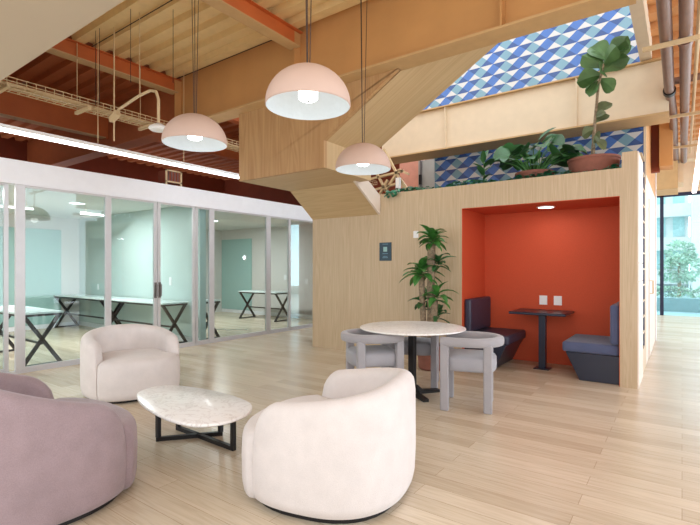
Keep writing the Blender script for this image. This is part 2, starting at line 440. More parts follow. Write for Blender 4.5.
struct(MB().box(-13, -2.2, 1.5, 1.62, 3.35, ZD).build('trim_4', 'soffit_paint'), 'upright face above the beige dropped soffit', 'trim')

# deep girder G1
g1 = empty('steel_girder', (-4, 4.52, 3.68)); tag(g1, 'deep tan painted steel girder crossing the whole room above the stair landing', 'girder')
MB().box(-6.69, -.32, 4.505, 4.535, 3.7, 5.0).build('web', 'girder_paint', g1, world=True)
MB().box(-6.69, -.32, 4.38, 4.66, 3.68, 3.705).build('flange', 'tan_paint', g1, world=True)
g0 = empty('steel_girder', (-9, 4.52, 3.68)); tag(g0, 'girder with its shade painted in at the upper left behind the long linear light', 'girder')
MB().box(-13, -6.71, 4.505, 4.535, 3.7, ZD).build('web', 'shaded_overhead', g0, world=True)  # girder carries on here with shade put into its colour
MB().box(-13, -6.71, 4.38, 4.66, 3.68, 3.705).build('flange', 'shaded_overhead', g0, world=True)
for x in (-1.4, -4.06, -6.68):
    MB().box(x-.01, x+.01, 4.39, 4.505, 3.705, ZD).build('stiffener', 'girder_paint', g1, world=True)
# joists along Y
for k, (x, lab) in enumerate(((-4.06, 'ceiling beam with shade painted orange on its web nearest the camera, above the largest lamp'),
                 (-6.7, 'orange ceiling beam second from the right, ending above the left pendant lamp'),
                 (-9.05, 'ceiling beam with its shade painted in, farthest left above the cable tray'))):
    r = empty('ceiling_beam', (x, 2, 4.2)); tag(r, lab, 'beam', None)
    zb = 4.24 if k < 2 else 3.9
    MB().box(x-.008, x+.008, -.5, 4.5, zb+.012, ZD).build('web', 'shaded_beam_paint', r, world=True)  # web and flange share one paint; light difference put into their colours
    tag(MB().box(x-.085, x+.085, -.5, 4.42, zb, zb+.014).build('flange', 'tan_paint', r, world=True), 'bottom flange painted paler as lit from the floor', None)
    MB().box(x-.06, x+.06, -.5, 4.5, ZD-.012, ZD-.001).build('top_flange', 'shaded_beam_paint', r, world=True)
for x, lab in ((-9.05, 'dark beam seen beyond the girder left of the stair landing'), (-6.7, 'dark beam above the far glass room beside the stair landing')):
    r = empty('ceiling_beam', (x, 7, 4.1)); tag(r, lab, 'beam')
    MB().box(x-.01, x+.01, 4.6, 10.5, 4.112, ZD).build('web', 'shaded_beam_paint', r, world=True)
    MB().box(x-.08, x+.08, 4.6, 10.5, 4.1, 4.114).build('flange', 'shaded_beam_paint', r, world=True)
tag(MB().box(-.46, -.33, 4.66, 7.45, 4.2, 4.5).build('ceiling_beam', 'beige_paint'), 'beige beam running from the girder to the floor slab beside the upper tiles', 'beam')
# slab edge G2
g2 = empty('floor_slab_edge', (-2.3, 7.5, 3.46)); tag(g2, 'beige upper floor slab edge between the two bands of blue tiles', 'slab')
MB().box(-4.6, -.14, 7.4, 7.46, 3.46, 4.17).build('fascia', 'beige_paint', g2, world=True)
MB().box(-4.6, -.14, 7.34, 7.86, 3.44, 3.462).build('bottom_flange', 'tan_paint', g2, world=True)
MB().box(-4.6, -.14, 7.34, 7.9, 4.168, 4.19).build('top_flange', 'tan_paint', g2, world=True)
for x in (-1.25, -3.3): MB().box(x-.008, x+.008, 7.35, 7.4, 3.462, 4.168).build('stiffener', 'beige_paint', g2, world=True)

# --- tile wall (pattern of triangles)
tw = MB()
u = .22; uz = .192
tx0, tx1, tz0 = -3.76, XB1-.03, 2.43
ncol = 18; nrow = 18
def tri(a, b_, c, mi):
    tw.add([(a[0], 7.898, a[1]), (b_[0], 7.898, b_[1]), (c[0], 7.898, c[1])], [(0,1,2)], mi)
tw.box(tx0, tx1, 7.9, 7.98, tz0, tz0+nrow*uz, 0); tw.box(tx1-ncol*u, tx0, 7.9, 7.98, 3.5, tz0+nrow*uz, 0)
for i in range(ncol):
    for j in range(nrow):
        x0 = tx1-(i+1)*u; x1 = x0+u; z0 = tz0+j*uz; z1 = z0+uz
        if x0 < tx0-.02 and z0 < 3.5: continue
        e = (i % 2 == 0)
        A_, B_, C_, D_ = (x0, z0), (x1, z0), (x1, z1), (x0, z1); O_ = ((x0+x1)/2, (z0+z1)/2)
        # parity decides which of the facets is pale, mid or dark
        if e:
            tri(D_, C_, O_, 0); tri(A_, B_, O_, 2); tri(B_, C_, O_, 1); tri(A_, D_, O_, 3)
        else:
            tri(A_, B_, O_, 0); tri(D_, C_, O_, 2); tri(B_, C_, O_, 3); tri(A_, D_, O_, 1)
struct(tw.build('wall_tiles', ['tile_white', 'tile_blue', 'tile_navy', 'tile_teal'], smooth=False), 'wall tiled in white, blue and teal triangles behind the planter and upper floor', 'wall')
struct(MB().box(XB1-.03, XB1+.0, 7.88, 7.9, 2.58, 6).build('trim_5', 'beige_paint'), 'slim beige trim at the right end of the tile wall', 'trim')

# --- staircase cladding
st = empty('staircase', (-4.6, 5.1, 2.26)); tag(st, 'wood clad staircase and landing hanging above the glass fronts and block', 'staircase')
ya, yb = 4.58, 5.66; xr = -3.72; ze = 2.69
sl = (3.71-3.04)/(-2.6+3.72)
sidep = MB()
P1 = [(XB0, ya, ze), (xr, ya, ze), (xr, ya, 3.04), (-2.6, ya, 3.71), (-.9, ya, 3.71+1.7*sl), (-.9, ya, 3.71+1.7*sl+1.0), (-2.6, ya, 4.6), (XB0, ya, 3.68)]
P1 = [(XB0, ya, ze), (xr, ya, ze), (xr, ya, 3.04), (-2.6, ya, 3.70), (-2.62, ya, 3.68), (XB0, ya, 3.68)]
sidep.prism(P1, (0, .06, 0))
sidep.build('side_panel', 'ash_stair', st, world=True, smooth=False)
up = MB(); L_ = 3.2
up.prism([(xr, ya+.06, 3.04), (xr+L_, ya+.06, 3.04+L_*sl), (xr+L_, ya+.06, 3.30+L_*sl), (xr, ya+.06, 3.30)], (0, yb-ya-.06, 0))
up.add([], [])
up.build('upper_flight', 'ash_slope', st, world=True, smooth=False)
ld = MB(); ld.prism([(XB0, ya+.06, ze), (XB0, yb+.02, ze), (XB0, yb+.02, ze+.2), (XB0, ya+.06, ze+.2)], (xr-XB0-.001, 0, 0))
ld.box(xr-.05, xr, ya+.06, yb, ze+.2, 3.04)
ld.build('landing', 'ash_slope', st, world=True, smooth=False)
lf = MB(); lf.prism([(XB0, yb+.02, ze), (XB0, YW-.002, 2.26), (XB0, YW-.002, 2.50), (XB0, yb+.02, ze+.2)], (-3.96-XB0, 0, 0))
lf.build('lower_flight', 'ash_slope', st, world=True, smooth=False)
tag(MB().prism([(-3.96, yb-.1, ze), (-3.96, YW-.002, 2.26), (-3.96, YW-.002, 2.56), (-3.96, yb-.1, ze+.25)], (.04, 0, 0)).build('stringer', 'window_lit_veneer', st, world=True, smooth=False), 'stringer edge with window light painted in', None)  # window light on the stringer side put into its colour

# lattice braces and rail behind the stair
LATTICE = [((a, 6.95, b_), (c, 6.95, d_)) for a, b_, c, d_ in ((-4.27, 3.5, -3.72, 2.51), (-4.52, 3.25, -4.08, 2.51), (-4.6, 3.0, -3.88, 3.07), (-4.25, 2.75, -3.97, 3.1), (-4.6, 2.78, -3.9, 2.88), (-4.5, 2.51, -4.2, 2.95), (-3.97, 3.1, -3.78, 3.0), (-3.95, 2.95, -3.7, 2.6))]
rl = empty('steel_lattice', (-4.2, 7.1, 2.46)); tag(rl, 'beige steel lattice of crossed struts behind the small pendant lamp', 'lattice')
for p, q in LATTICE:
    MB().bar(p, q, .05, .035).build('strut', 'cream_metal', rl, world=True)
tag(MB().box(-3.94, -3.87, 6.78, 6.84, 2.501, 2.93).build('railing_post', 'plastic_white'), 'short white post standing behind the ivy near the steel lattice', 'post')
struct(MB().box(-4.9, -4.35, 8.6, 8.7, 0, 4.4).build('trim_6', 'peach'), 'peach painted wall strip beyond the steel lattice', 'trim')
dd_ = empty('door_5', (-4.0, 8.5, 2.46)); struct(dd_, 'grey panel door on the upper level left of the tiles', 'door')
MB().box(-4.4, -3.77, 8.5, 8.56, 2.46, 3.6).build('door_leaf', 'grey_panel', dd_, world=True)
MB().box(-4.35, -4.31, 8.46, 8.5, 2.46, 3.6).build('door_frame', 'dark_aluminium', dd_, world=True)
MB().box(-4.35, -4.30, 8.42, 8.46, 3.1, 3.3).build('door_handle', 'black_metal', dd_, world=True)
struct(MB().box(-4.8, -.5, 7.99, 8.1, 0, 2.4).build('unseen_wall_core', 'room_wall'), 'unseen inner wall of the block behind the tile wall, kept to block light', 'wall')  # unseen wall, kept because it blocks light under the slab

# --- corridor end: bulkheads and window wall
struct(MB().box(-.53, -.07, 11.6, 12.6, 3.04, 3.64).build('trim_7', 'tan_paint'), 'wooden bulkhead above the corridor window', 'trim')
struct(MB().box(-.14, 1.6, 11.8, 12.2, 3.66, 4.02).build('trim_8', 'beige_paint'), 'beige beam crossing the corridor', 'trim')
struct(MB().box(-.068, .02, 11.9, 12.6, 3.2, 3.6).build('trim_9', 'beige_paint'), 'beige boxed drop below the corridor beam', 'trim')
struct(MB().box(-.3, -.12, 9, 9.4, 3.05, 4.46).build('trim_10', 'girder_paint'), 'tan painted hanging box beyond the slab edge', 'trim')
struct(MB().box(-.42, -.3, 9.2, 9.3, 3.0, 4.47).build('shade_box', 'deep_shade_paint'), 'dark red box painted as a shaded recess beside the tile wall', 'trim')  # dark box put in for the shade of the recess
YWIN = 16.5
wn = empty('window_6', (.6, YWIN, 0)); struct(wn, 'floor to ceiling window at the end of the corridor', 'window')
f = MB()
for x in (-2.5, -.53, 1.4, 3.2): f.box(x, x+.09, YWIN-.05, YWIN+.05, 0, 3.6)
f.box(-.72, -.70, YWIN-.02, YWIN+.02, 0, 3.5)
f.box(-2.5, 5, YWIN-.05, YWIN+.05, 3.5, 3.6)
f.build('window_frame', 'mullion_blue', wn, world=True)
for x0, x1 in ((-2.41, -.53), (-.44, 1.4), (1.49, 3.2)):
    MB().box(x0, x1, YWIN-.006, YWIN+.006, 0, 3.5).build('glass_pane', 'glass_window', wn, world=True)
struct(MB().box(-2.6, 5, YWIN-.05, YWIN+.05, 3.6, 4.7).build('wall_window', 'beige_paint'), 'wall band above the corridor window', 'wall')

# ================================================================ OUTSIDE
struct(MB().box(-8, 10, 16.6, 60, -.14, -.02).build('ground', 'terrace'), 'pale terrace outside the window', 'ground')
tag(MB().box(-6, 8, 18.4, 18.7, -.02, .42).build('parapet', 'terrace'), 'low grey green parapet outside the corridor window', 'parapet')
def house(x0, x1, y0, y1, h, rows, lab, bays=4):
    r = empty('apartment_building', ((x0+x1)/2, y0, -.02)); tag(r, lab, 'building')
    wl = MB().box(x0, x1, y0, y1, -.02, h).build('wall', 'render_white', r, world=True)
    for z in rows:
        MB().box(x0-.1, x1+.1, y0-.8, y0, z-.15, z+.6).build('balcony', 'render_white', r, world=True)
        for k in range(bays):
            a = x0+(k+.2)*(x1-x0)/bays
            MB().box(a, a+(x1-x0)/bays*.6, y0-.06, y0, z+.7, z+2.0).build('window', 'window_teal', wl, world=True)
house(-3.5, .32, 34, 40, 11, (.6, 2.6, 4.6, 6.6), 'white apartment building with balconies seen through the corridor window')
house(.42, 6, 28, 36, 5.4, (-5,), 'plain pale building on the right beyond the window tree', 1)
def cloud_leaves(c, r, n, L, W, m_, mb=None, squash=1):
    mb = mb or MB()
    for _ in range(n):
        a = random.uniform(0, 2*PI); z = random.uniform(-1, 1); q = random.uniform(.55, 1)**.5
        s2 = math.sqrt(1-z*z); d_ = Vector((math.cos(a)*s2, math.sin(a)*s2, z*squash))
        mb.leaf(Vector(c)+Vector((d_.x*r*q, d_.y*r*q, d_.z*r*q)), d_+Vector((random.uniform(-.6,.6), random.uniform(-.6,.6), random.uniform(-.4,.4))), L, W, .5, random.uniform(-1,1), 0, 2)
    return mb
tr = empty('tree', (-.1, 23, -.02)); tag(tr, 'leafy tree outside the corridor window behind the parapet', 'tree')
MB().tube([(-.1, 23, -.02), (-.08, 23, 1), (-.1, 23, 1.8)], [.08, .06, .03]).build('trunk', 'bark', tr, world=True)
mb = cloud_leaves((-.05, 23, 2.0), .48, 420, .16, .1, 0); cloud_leaves((.1, 23, 1.4), .55, 420, .16, .1, 0, mb); cloud_leaves((-.3, 23.1, 1.3), .45, 300, .16, .1, 0, mb)
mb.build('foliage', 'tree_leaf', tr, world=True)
mb = MB()
for k in range(9): cloud_leaves((-1.2+k*.3, 19.5, .45), .3, 130, .12, .07, 0, mb)
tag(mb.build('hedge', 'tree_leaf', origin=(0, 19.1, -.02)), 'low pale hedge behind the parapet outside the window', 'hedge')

# ================================================================ LIGHTS THE ROOM HAS
lt = empty('linear_light', (-6.3, 4.2, 3.0)); tag(lt, 'long glowing linear light hanging in front of the glass room header', 'light')
MB().box(-6.325, -6.275, .6, 6.9, 3.0, 3.045).build('housing', 'plastic_white', lt, world=True)
MB().box(-6.325, -6.275, .6, 6.9, 2.965, 2.999).build('diffuser', 'tube_light', lt, world=True)
for y in (1.9, 3.0, 4.3, 6.4): MB().tube([(-6.3, y, 3.06), (-6.3, y, ZD)], .006, 6).build('suspension_cable', 'cream_metal', lt, world=True)
lt = empty('linear_light', (.15, 9, 2.95)); tag(lt, 'glowing linear light over the bright corridor at the right edge', 'light')
MB().box(.17, .23, 6.2, 11.6, 2.96, 3.02).build('housing', 'plastic_white', lt, world=True)
MB().box(.165, .235, 6.2, 11.6, 2.915, 2.959).build('diffuser', 'tube_light', lt, world=True)
for y in (7.2, 11): MB().tube([(.2, y, 3.02), (.2, y, ZD)], .006, 6).build('suspension_cable', 'cream_metal', lt, world=True)

def pendant(loc, lab, first=[None]):
    if first[0] is None:
        r = empty('pendant_lamp', loc)
        R_ = .3; pr = []
        for k in range(0, 13): t = k/12*PI/2; pr.append((R_*math.cos(t), R_*.9*math.sin(t)))
        out = MB(); vs = pr
        prof = [(R_-.004, -.012), (R_, -.008)]+pr[:-1]+[(.03, R_*.905), (.0001, R_*.905)]
        out.lathe(prof, 48); 
        # open underside: separate outer skin from inner
        o = MB(); n = 48
        o.lathe([(R_-.006, -.012)]+[(R_, -.006)]+pr[:-1]+[(.02, R_*.905), (.00005, R_*.905)], n)
        o.f = [f_ for f_ in o.f if len(f_) < 10]; o.mi = [0]*len(o.f)
        o.build('lamp_shade', 'lamp_pink', r)
        i_ = MB(); Ri = R_-.008
        i_.lathe([(R_-.006, -.012)]+[(Ri*math.cos(k/12*PI/2)+.0, Ri*.88*math.sin(k/12*PI/2)-.004) for k in range(12)]+[(.00005, Ri*.87)], n)
        i_.f = [f_ for f_ in i_.f if len(f_) < 10]; i_.mi = [0]*len(i_.f)
        tag(i_.build('shade_lining', 'plaster_inner', r), 'textured white plaster lining', None)
        bl = MB(); bl.lathe([(.00005, .03), (.05, .032), (.068, .045), (.07, .13), (.06, .2), (.00005, .2)], 24)
        bo = bl.build('diffuser', 'lamp_light', r)
        MB().lathe([(.008, .022), (.008, .032)], 12).build('knob', 'black_metal', bo)
        for k in range(3):
            a = k*2*PI/3+.5
            MB().tube([(.012*math.cos(a), .012*math.sin(a), R_*.9), (.045*math.cos(a), .045*math.sin(a), ZD-loc[2])], .0035, 6).build('suspension_cable', 'cable', r)
        MB().lathe([(.06, ZD-loc[2]-.03), (.06, ZD-loc[2])], 20).build('ceiling_rose', 'lamp_pink', r)
        ld_ = bpy.data.lights.new('lamp_light', 'POINT'); ld_.energy = .9; ld_.shadow_soft_size = .07; ld_.color = (1, .97, .93)
        lo = bpy.data.objects.new('lamp_light', ld_); COL.objects.link(lo); lo.parent = r; lo.location = (0, 0, -.03)
        first[0] = r
    else:
        r = copy_tree(first[0]); r.location = loc
    return tag(r, lab, 'lamp')
pendant((-2.14, 2.46, 2.55), 'largest looking of the three pink dome pendant lamps, right of the orange beam')
pendant((-3.79, 2.71, 2.60), 'pink dome pendant lamp on the left, in front of the cable tray')
pendant((-2.80, 4.12, 2.475), 'pink dome pendant lamp in front of the sloping wood stair, smallest of the three')

def ceiling_disc(loc, r_, lab, energy):
    r = empty('recessed_downlight', loc); tag(r, lab, 'light')
    MB().lathe([(r_, -.012), (r_+.02, -.01), (r_+.02, 0), (r_, 0)], 24, cap=False).build('ring', 'plastic_white', r)
    MB().lathe([(r_, -.011), (r_, -.002)], 24).build('diffuser', 'downlight', r)
    if energy:
        l = bpy.data.lights.new('disc_light', 'AREA'); l.shape = 'DISK'; l.size = r_*2; l.energy = energy; l.color = (1, .99, .98)
        lo = bpy.data.objects.new('disc_light', l); COL.objects.link(lo); lo.parent = r; lo.location = (0, 0, -.03)
    return r
ceiling_disc((-9.05, 3.94, 2.6), .12, 'round recessed downlight in the near meeting room ceiling', 85)
ceiling_disc((-8.7, 1.9, 2.6), .12, 'round recessed downlight above the desk at the left edge', 60)
ceiling_disc((-9.6, 7.4, 2.6), .12, 'round recessed downlight in the far meeting room ceiling', 85)
ceiling_disc((-1.52, 6.72, az-.007), .1, 'small round recessed downlight in the orange alcove ceiling', 2)
def bar_light(y0, x0, x1, z, lab):
    r = empty('linear_light', ((x0+x1)/2, y0, z)); tag(r, lab, 'light')
    MB().box(x0, x1, y0-.03, y0+.03, z, z+.04).build('housing', 'plastic_white', r, world=True)
    MB().box(x0, x1, y0-.025, y0+.025, z-.01, z).build('diffuser', 'tube_light', r, world=True)
    for x in (x0+.1, x1-.1): MB().tube([(x, y0, z+.04), (x, y0, 2.6)], .004, 6).build('suspension_cable', 'cream_metal', r, world=True)
def bar_lightY(x, y0, y1, z, lab):
    r = empty('linear_light', (x, (y0+y1)/2, z)); tag(r, lab, 'light')
    MB().box(x-.02, x+.02, y0, y1, z, z+.03).build('housing', 'plastic_white', r, world=True)
    MB().box(x-.018, x+.018, y0, y1, z-.01, z).build('diffuser', 'tube_light', r, world=True)
    for y in (y0+.1, y1-.1): MB().tube([(x, y, z+.04), (x, y, 2.6)], .004, 6).build('suspension_cable', 'cream_metal', r, world=True)
bar_lightY(-9.4, 2.5, 3.35, 2.45, 'slim hanging light bar seen at the left in the near meeting room')
bar_lightY(-9.4, 4.15, 4.72, 2.45, 'slim hanging light bar seen right of the round downlight in the near meeting room')

# ================================================================ MEETING ROOM THINGS
struct(MB().box(-11.985, -11.97, 2.0, 4.85, .1, 2.3).build('trim_12', 'teal_board'), 'large pale teal glass board covering the near room back wall', 'trim')
struct(MB().box(-12, -10.6, 9.575, 9.59, .1, 2.3).build('trim_13', 'teal_board'), 'pale teal glass board in the far meeting room', 'trim')
def xdesk(x0, x1, y0, y1, lab, mat='bronze_metal', zt=.77, frames=None):
    r = empty('desk', ((x0+x1)/2, (y0+y1)/2, 0)); tag(r, lab, 'desk', None)
    MB().box(x0, x1, y0, y1, zt-.028, zt).build('desk_top', 'teal_pale', r, world=True, bevel=.003)
    fr = MB(); fr.box(x0+.03, x1-.03, y0+.02, y0+.05, zt-.06, zt-.028); fr.box(x0+.03, x1-.03, y1-.05, y1-.02, zt-.06, zt-.028)
    fr.build('rail', mat, r, world=True)
    for x in frames or (x0+.04, x1-.04):
        l = MB(); l.bar((x, y0+.03, .02), (x, y1-.03, zt-.03), .05, .03, up=(1,0,0)); l.bar((x, y1-.03, .02), (x, y0+.03, zt-.03), .05, .03, up=(1,0,0))
        l.box(x-.025, x+.025, y0+.01, y1-.01, 0, .03)
        l.box(x-.025, x+.025, y0+.01, y1-.01, zt-.06, zt-.029)
        l.build('leg', mat, r, world=True)
    MB().box(x0+.04, x1-.04, (y0+y1)/2-.015, (y0+y1)/2+.015, .3, .33).build('stretcher', mat, r, world=True)
    return r
plain('teal_pale', (212, 222, 221), .25, var=.02)
xdesk(-9.2, -7.42, 2.5, 3.04, 'white topped desk with crossed metal legs at the left edge')
xdesk(-11.95, -9.75, 4.68, 5.22, 'long desk with crossed legs in the far left corner of the near meeting room', 'black_metal')
xdesk(-9.72, -7.5, 4.68, 5.22, 'long desk with crossed legs against the green partition behind the door handles', 'bronze_metal')
xdesk(-9.6, -7.46, 5.42, 5.94, 'desk with crossed legs just beyond the green partition in the far meeting room')
xdesk(-9.95, -8.5, 8.5, 9.1, 'small desk with crossed legs by the end wall of the far meeting room')
def plate(loc, axis, w, h, lab, n=1, cat='wall switch', name='light_switch'):
    r = empty(name, loc); tag(r, lab, cat)
    if axis == 'y':
        co = MB().box(-w/2, w/2, -.008, 0, -h/2, h/2).build('cover_plate', 'plastic_white', r, bevel=.002)
        MB().box(-w*.22, w*.22, -.012, -.008, -h*.25, h*.25).build('rocker', 'plastic_white', co)
    else:
        MB().box(0, .008, -w/2, w/2, -h/2, h/2).build('cover_plate', 'plastic_white', r, bevel=.002)
        MB().box(.008, .012, -w*.22, w*.22, -h*.25, h*.25).build('rocker', 'plastic_white', r)
    return r
plate((-8.15, 5.268, 1.14), 'y', .08, .16, 'white switch plate on the green partition beside the sliding door')
plate((-11.05, 5.268, .96), 'y', .08, .13, 'white switch plate far along the green partition above the corner desk')
plate((-9.2, 9.59, 1.13), 'y', .1, .14, 'left white switch plate on the end wall of the far meeting room')
plate((-8.4, 9.59, 1.02), 'y', .1, .14, 'right white switch plate on the end wall of the far meeting room')
plate((-3.28, YW, 1.91), 'y', .085, .105, 'small white switch on the wood wall beside the dracaena')
for x, lab in ((-1.73, 'left white socket plate on the orange alcove wall'), (-1.53, 'right white socket plate on the orange alcove wall')):
    plate((x+.065, 7.2, .925), 'y', .11, .135, lab, name='wall_socket', cat='socket')
r = empty('thermostat', (-11.99, 6.6, 1.9)); tag(r, 'small round white wall sensor in the far meeting room', 'sensor')
r.location = (-10.9, 9.59, 1.72); r.rotation_euler = (PI/2, 0, 0)
MB().lathe([(.09, 0), (.09, .02), (.07, .04)], 20).build('housing', 'plastic_white', r)
tag(MB().lathe([(.05, .04), (.05, .046)], 16).build('sensor_cap', 'downlight', r), 'face given a glow of its own', None)  # glow put into a part that is no lamp
mb = MB(); mb.tube([(-8.9, 6.6, .006), (-8.75, 6.75, .006), (-8.6, 6.62, .006), (-8.45, 6.85, .006), (-8.3, 6.75, .006), (-8.15, 7.0, .006), (-8.0, 7.1, .006)], .012, 6)
tag(mb.build('power_cable', 'cable_white'), 'white cable lying on the far meeting room floor', 'cable')

# poster on the wood wall
ps = empty('wall_sign', (-3.82, YW, 1.66)); tag(ps, 'dark blue sign with a pale square on the wood wall', 'sign')
sb = MB().box(-.11, .11, -.012, 0, -.145, .145).build('sign_board', 'poster_blue', ps, bevel=.002)
MB().box(-.035, .035, -.014, -.012, .0, .075).build('pale_square', 'poster_text', sb)
for z, w in ((.115, .05), (-.035, .05), (-.08, .04), (-.1, .05)):
    MB().box(-w, w, -.0135, -.012, z, z+.008).build('text_line', 'tile_teal', sb)

# ventilation grille above the header
gr = empty('air_grille', (-7.3, 4.75, 2.9)); tag(gr, 'small square framed air grille above the white header', 'grille')
g_ = MB(); y0, y1, z0, z1 = 4.6, 4.92, 2.9, 3.12; x = -7.28
g_.box(x+.0, x+.02, y0, y0+.03, 2.831, z0); g_.box(x, x+.02, y1-.03, y1, 2.831, z0); g_.box(x, x+.02, y0, y0+.03, z0, z1); g_.box(x, x+.02, y1-.03, y1, z0, z1); g_.box(x, x+.02, y0, y1, z0, z0+.025); g_.box(x, x+.02, y0, y1, z1-.025, z1)
g_.build('frame', 'cream_metal', gr, world=True)
for k in range(4): MB().box(x+.002, x+.014, y0+.06+k*.06, y0+.066+k*.06, z0+.025, z1-.025).build('slat', 'dark_aluminium', gr, world=True)
MB().box(x-.25, x, y0+.02, y1-.02, z0, z1-.01).build('duct_box', 'deep_shade_paint', gr, world=True)

# ================================================================ SERVICES OVERHEAD
ct = empty('cable_tray', (-6.5, 4, 3.55)); tag(ct, 'wire basket cable tray hanging across the upper left', 'cable tray')
w = MB(); zt = 3.54; xt = -6.5
for dx, dz in ((-.13, 0), (-.05, 0), (.05, 0), (.13, 0), (-.14, .045), (-.14, .09), (.14, .045), (.14, .09)):
    w.tube([(xt+dx, 1.2, zt+dz), (xt+dx, 10, zt+dz)], .006, 5)
y = 1.2
while y < 10:
    w.tube([(xt-.14, y, zt+.09), (xt-.14, y, zt), (xt+.14, y, zt), (xt+.14, y, zt+.09)], .005, 5); y += .1
w.build('wire_basket', 'cream_metal', ct, world=True)
for y in (2.0, 2.9, 3.8, 6.2):
    MB().tube([(xt-.17, y, zt-.03), (xt-.17, y, ZD)], .006, 6).build('hanger_rod', 'cream_metal', ct, world=True)
    MB().box(xt-.2, xt+.2, y-.02, y+.02, zt-.05, zt-.012).build('bracket', 'cream_metal', ct, world=True)
for k, lb in enumerate(('leftmost pale cable in the wire tray', 'second cable from the left in the wire tray', 'middle cable lying in the wire tray', 'fourth cable from the left in the wire tray', 'cable nearest the lounge in the wire tray')):
    c = MB(); pts = [(xt-.09+k*.045+.014*math.sin(i*1.3+k), 1.2+i*.42, zt+.026+.012*(k % 2)) for i in range(21)]
    c.tube(pts, .014, 6); tag(c.build('data_cable', 'cable_white' if k % 2 else 'cream_metal'), lb, 'cable', 'data cables lying in the wire tray')
em = empty('emergency_light', (-5, 3, 2.9)); tag(em, 'white emergency lamp on a bent pipe left of the pendant lamp', 'lamp')
MB().tube([(-5.78, 3.0, 3.40), (-5.3, 3.0, 3.47), (-5.05, 3.0, 3.48), (-4.93, 3.0, 3.44), (-4.88, 3.0, 3.34), (-4.88, 3.0, 3.07)], .017, 8).build('bent_pipe', 'cream_metal', em, world=True)
MB().lathe([(.03, .06), (.05, .05), (.1, .02), (.11, 0), (.09, -.02), (.0001, -.025)], 24, (-4.88, 3.0, 3.0)).build('lamp_head', 'plastic_white', em, world=True)
MB().tube([(-5.28, 3.0, 3.47), (-5.28, 3.0, ZD)], .005, 6).build('hanger_rod', 'cream_metal', em, world=True)
MB().bar((-5.95, 3.0, 3.30), (-5.78, 3.0, 3.36), .06, .06).build('junction_box', 'cream_metal', em, world=True)
rod = MB().tube([(-5.88, 3.0, 3.02), (-5.88, 3.0, ZD)], .010, 6)
tag(rod.build('ceiling_rod', 'cream_metal'), 'thick pale rod hanging from the deck past the cable tray', 'rod')
for x, y, z0, lb in ((-5.3, 2.9, 3.6, 'thin wire hanging from the deck above the bend of the pipe'), (-4.9, 3.2, 3.6, 'thin wire hanging from the deck just left of the left pendant cables'), (-6.05, 2.9, 3.5, 'right of two close thin wires hanging over the cable tray'), (-6.15, 2.9, 3.5, 'left of two close thin wires hanging over the cable tray')):
    tag(MB().tube([(x, y, z0), (x, y, ZD)], .004, 6).build('hanger_wire', 'cable'), lb, 'wire', 'thin hanger wires under the deck')
for y, lab in ((3.06, 'thin dark conduit across the deck near the second beam'), (4.38, 'thin dark conduit along the deck edge at the girder'), (2.2, 'thin dark conduit across the deck at the top left')):
    tag(MB().tube([(-6.6, y, ZD-.02), (-4.15, y, ZD-.02)], .006, 6).build('conduit', 'cable'), lab, 'conduit')
tag(MB().tube([(-6.6, 2.45, ZD-.05), (-5.4, 2.45, ZD-.05), (-4.15, 2.45, ZD-.05)], .016, 6).build('conduit', 'tan_paint'), 'thicker tan conduit under the deck at the top left', 'conduit')
# pipes on the right
p1 = empty('pipe', (-.13, 6, 3.7)); tag(p1, 'left of the two mauve brown pipes running under the corridor deck', 'pipe')
MB().tube([(-.12, 2.5, 3.66), (-.125, 5, 3.66), (-.13, 7.2, 3.66), (-.11, 8.0, 3.66), (-.11, 12, 3.66)], .055, 14).build('pipe_run', 'pipe_mauve', p1, world=True)
MB().tube([(-.13, 7.1, 3.66), (-.13, 7.2, 3.66)], .07, 14).build('coupling', 'black_metal', p1, world=True)
p2 = empty('pipe', (.03, 6, 3.7)); tag(p2, 'right of the two mauve brown pipes running under the corridor deck', 'pipe')
MB().tube([(.03, 2.5, 3.66), (.03, 12, 3.66)], .055, 14).build('pipe_run', 'pipe_mauve', p2, world=True)
MB().tube([(.03, 5.6, 3.66), (.03, 5.7, 3.66)], .066, 14).build('coupling', 'pipe_mauve', p2, world=True)
tag(MB().tube([(-.1, 7.2, 3.79), (1.5, 7.2, 3.79)], .045, 12).build('branch_pipe', 'pipe_mauve'), 'short pipe branching to the right across the two corridor pipes', 'pipe')
tag(MB().tube([(.13, 2.5, 3.72), (.13, 11.5, 3.72)], .02, 8).build('conduit', 'cream_metal'), 'slim cream conduit right of the corridor pipes', 'conduit')
for y, lab in ((5.45, 'nearest cream strut bracket under the corridor pipes'), (8.1, 'middle cream strut bracket under the corridor pipes'), (10.2, 'farthest cream strut bracket under the corridor pipes')):
    tag(MB().box(-.32, 1.2, y-.02, y+.02, 3.56, 3.6).build('strut_bracket', 'cream_metal'), lab, 'bracket')
rk = empty('pipe_rack', (.5, 10, 3.5)); tag(rk, 'cream wire tray with rungs hanging at the right edge of the corridor', 'cable tray')
k_ = MB()
for x in (.3, .38, .46, .54): k_.tube([(x, 6.5, 3.62), (x, 14, 3.62)], .009, 5)
for k in range(46): k_.tube([(.28, 6.6+k*.16, 3.62), (.56, 6.6+k*.16, 3.62)], .007, 5)
k_.build('wire_basket', 'cream_metal', rk, world=True)

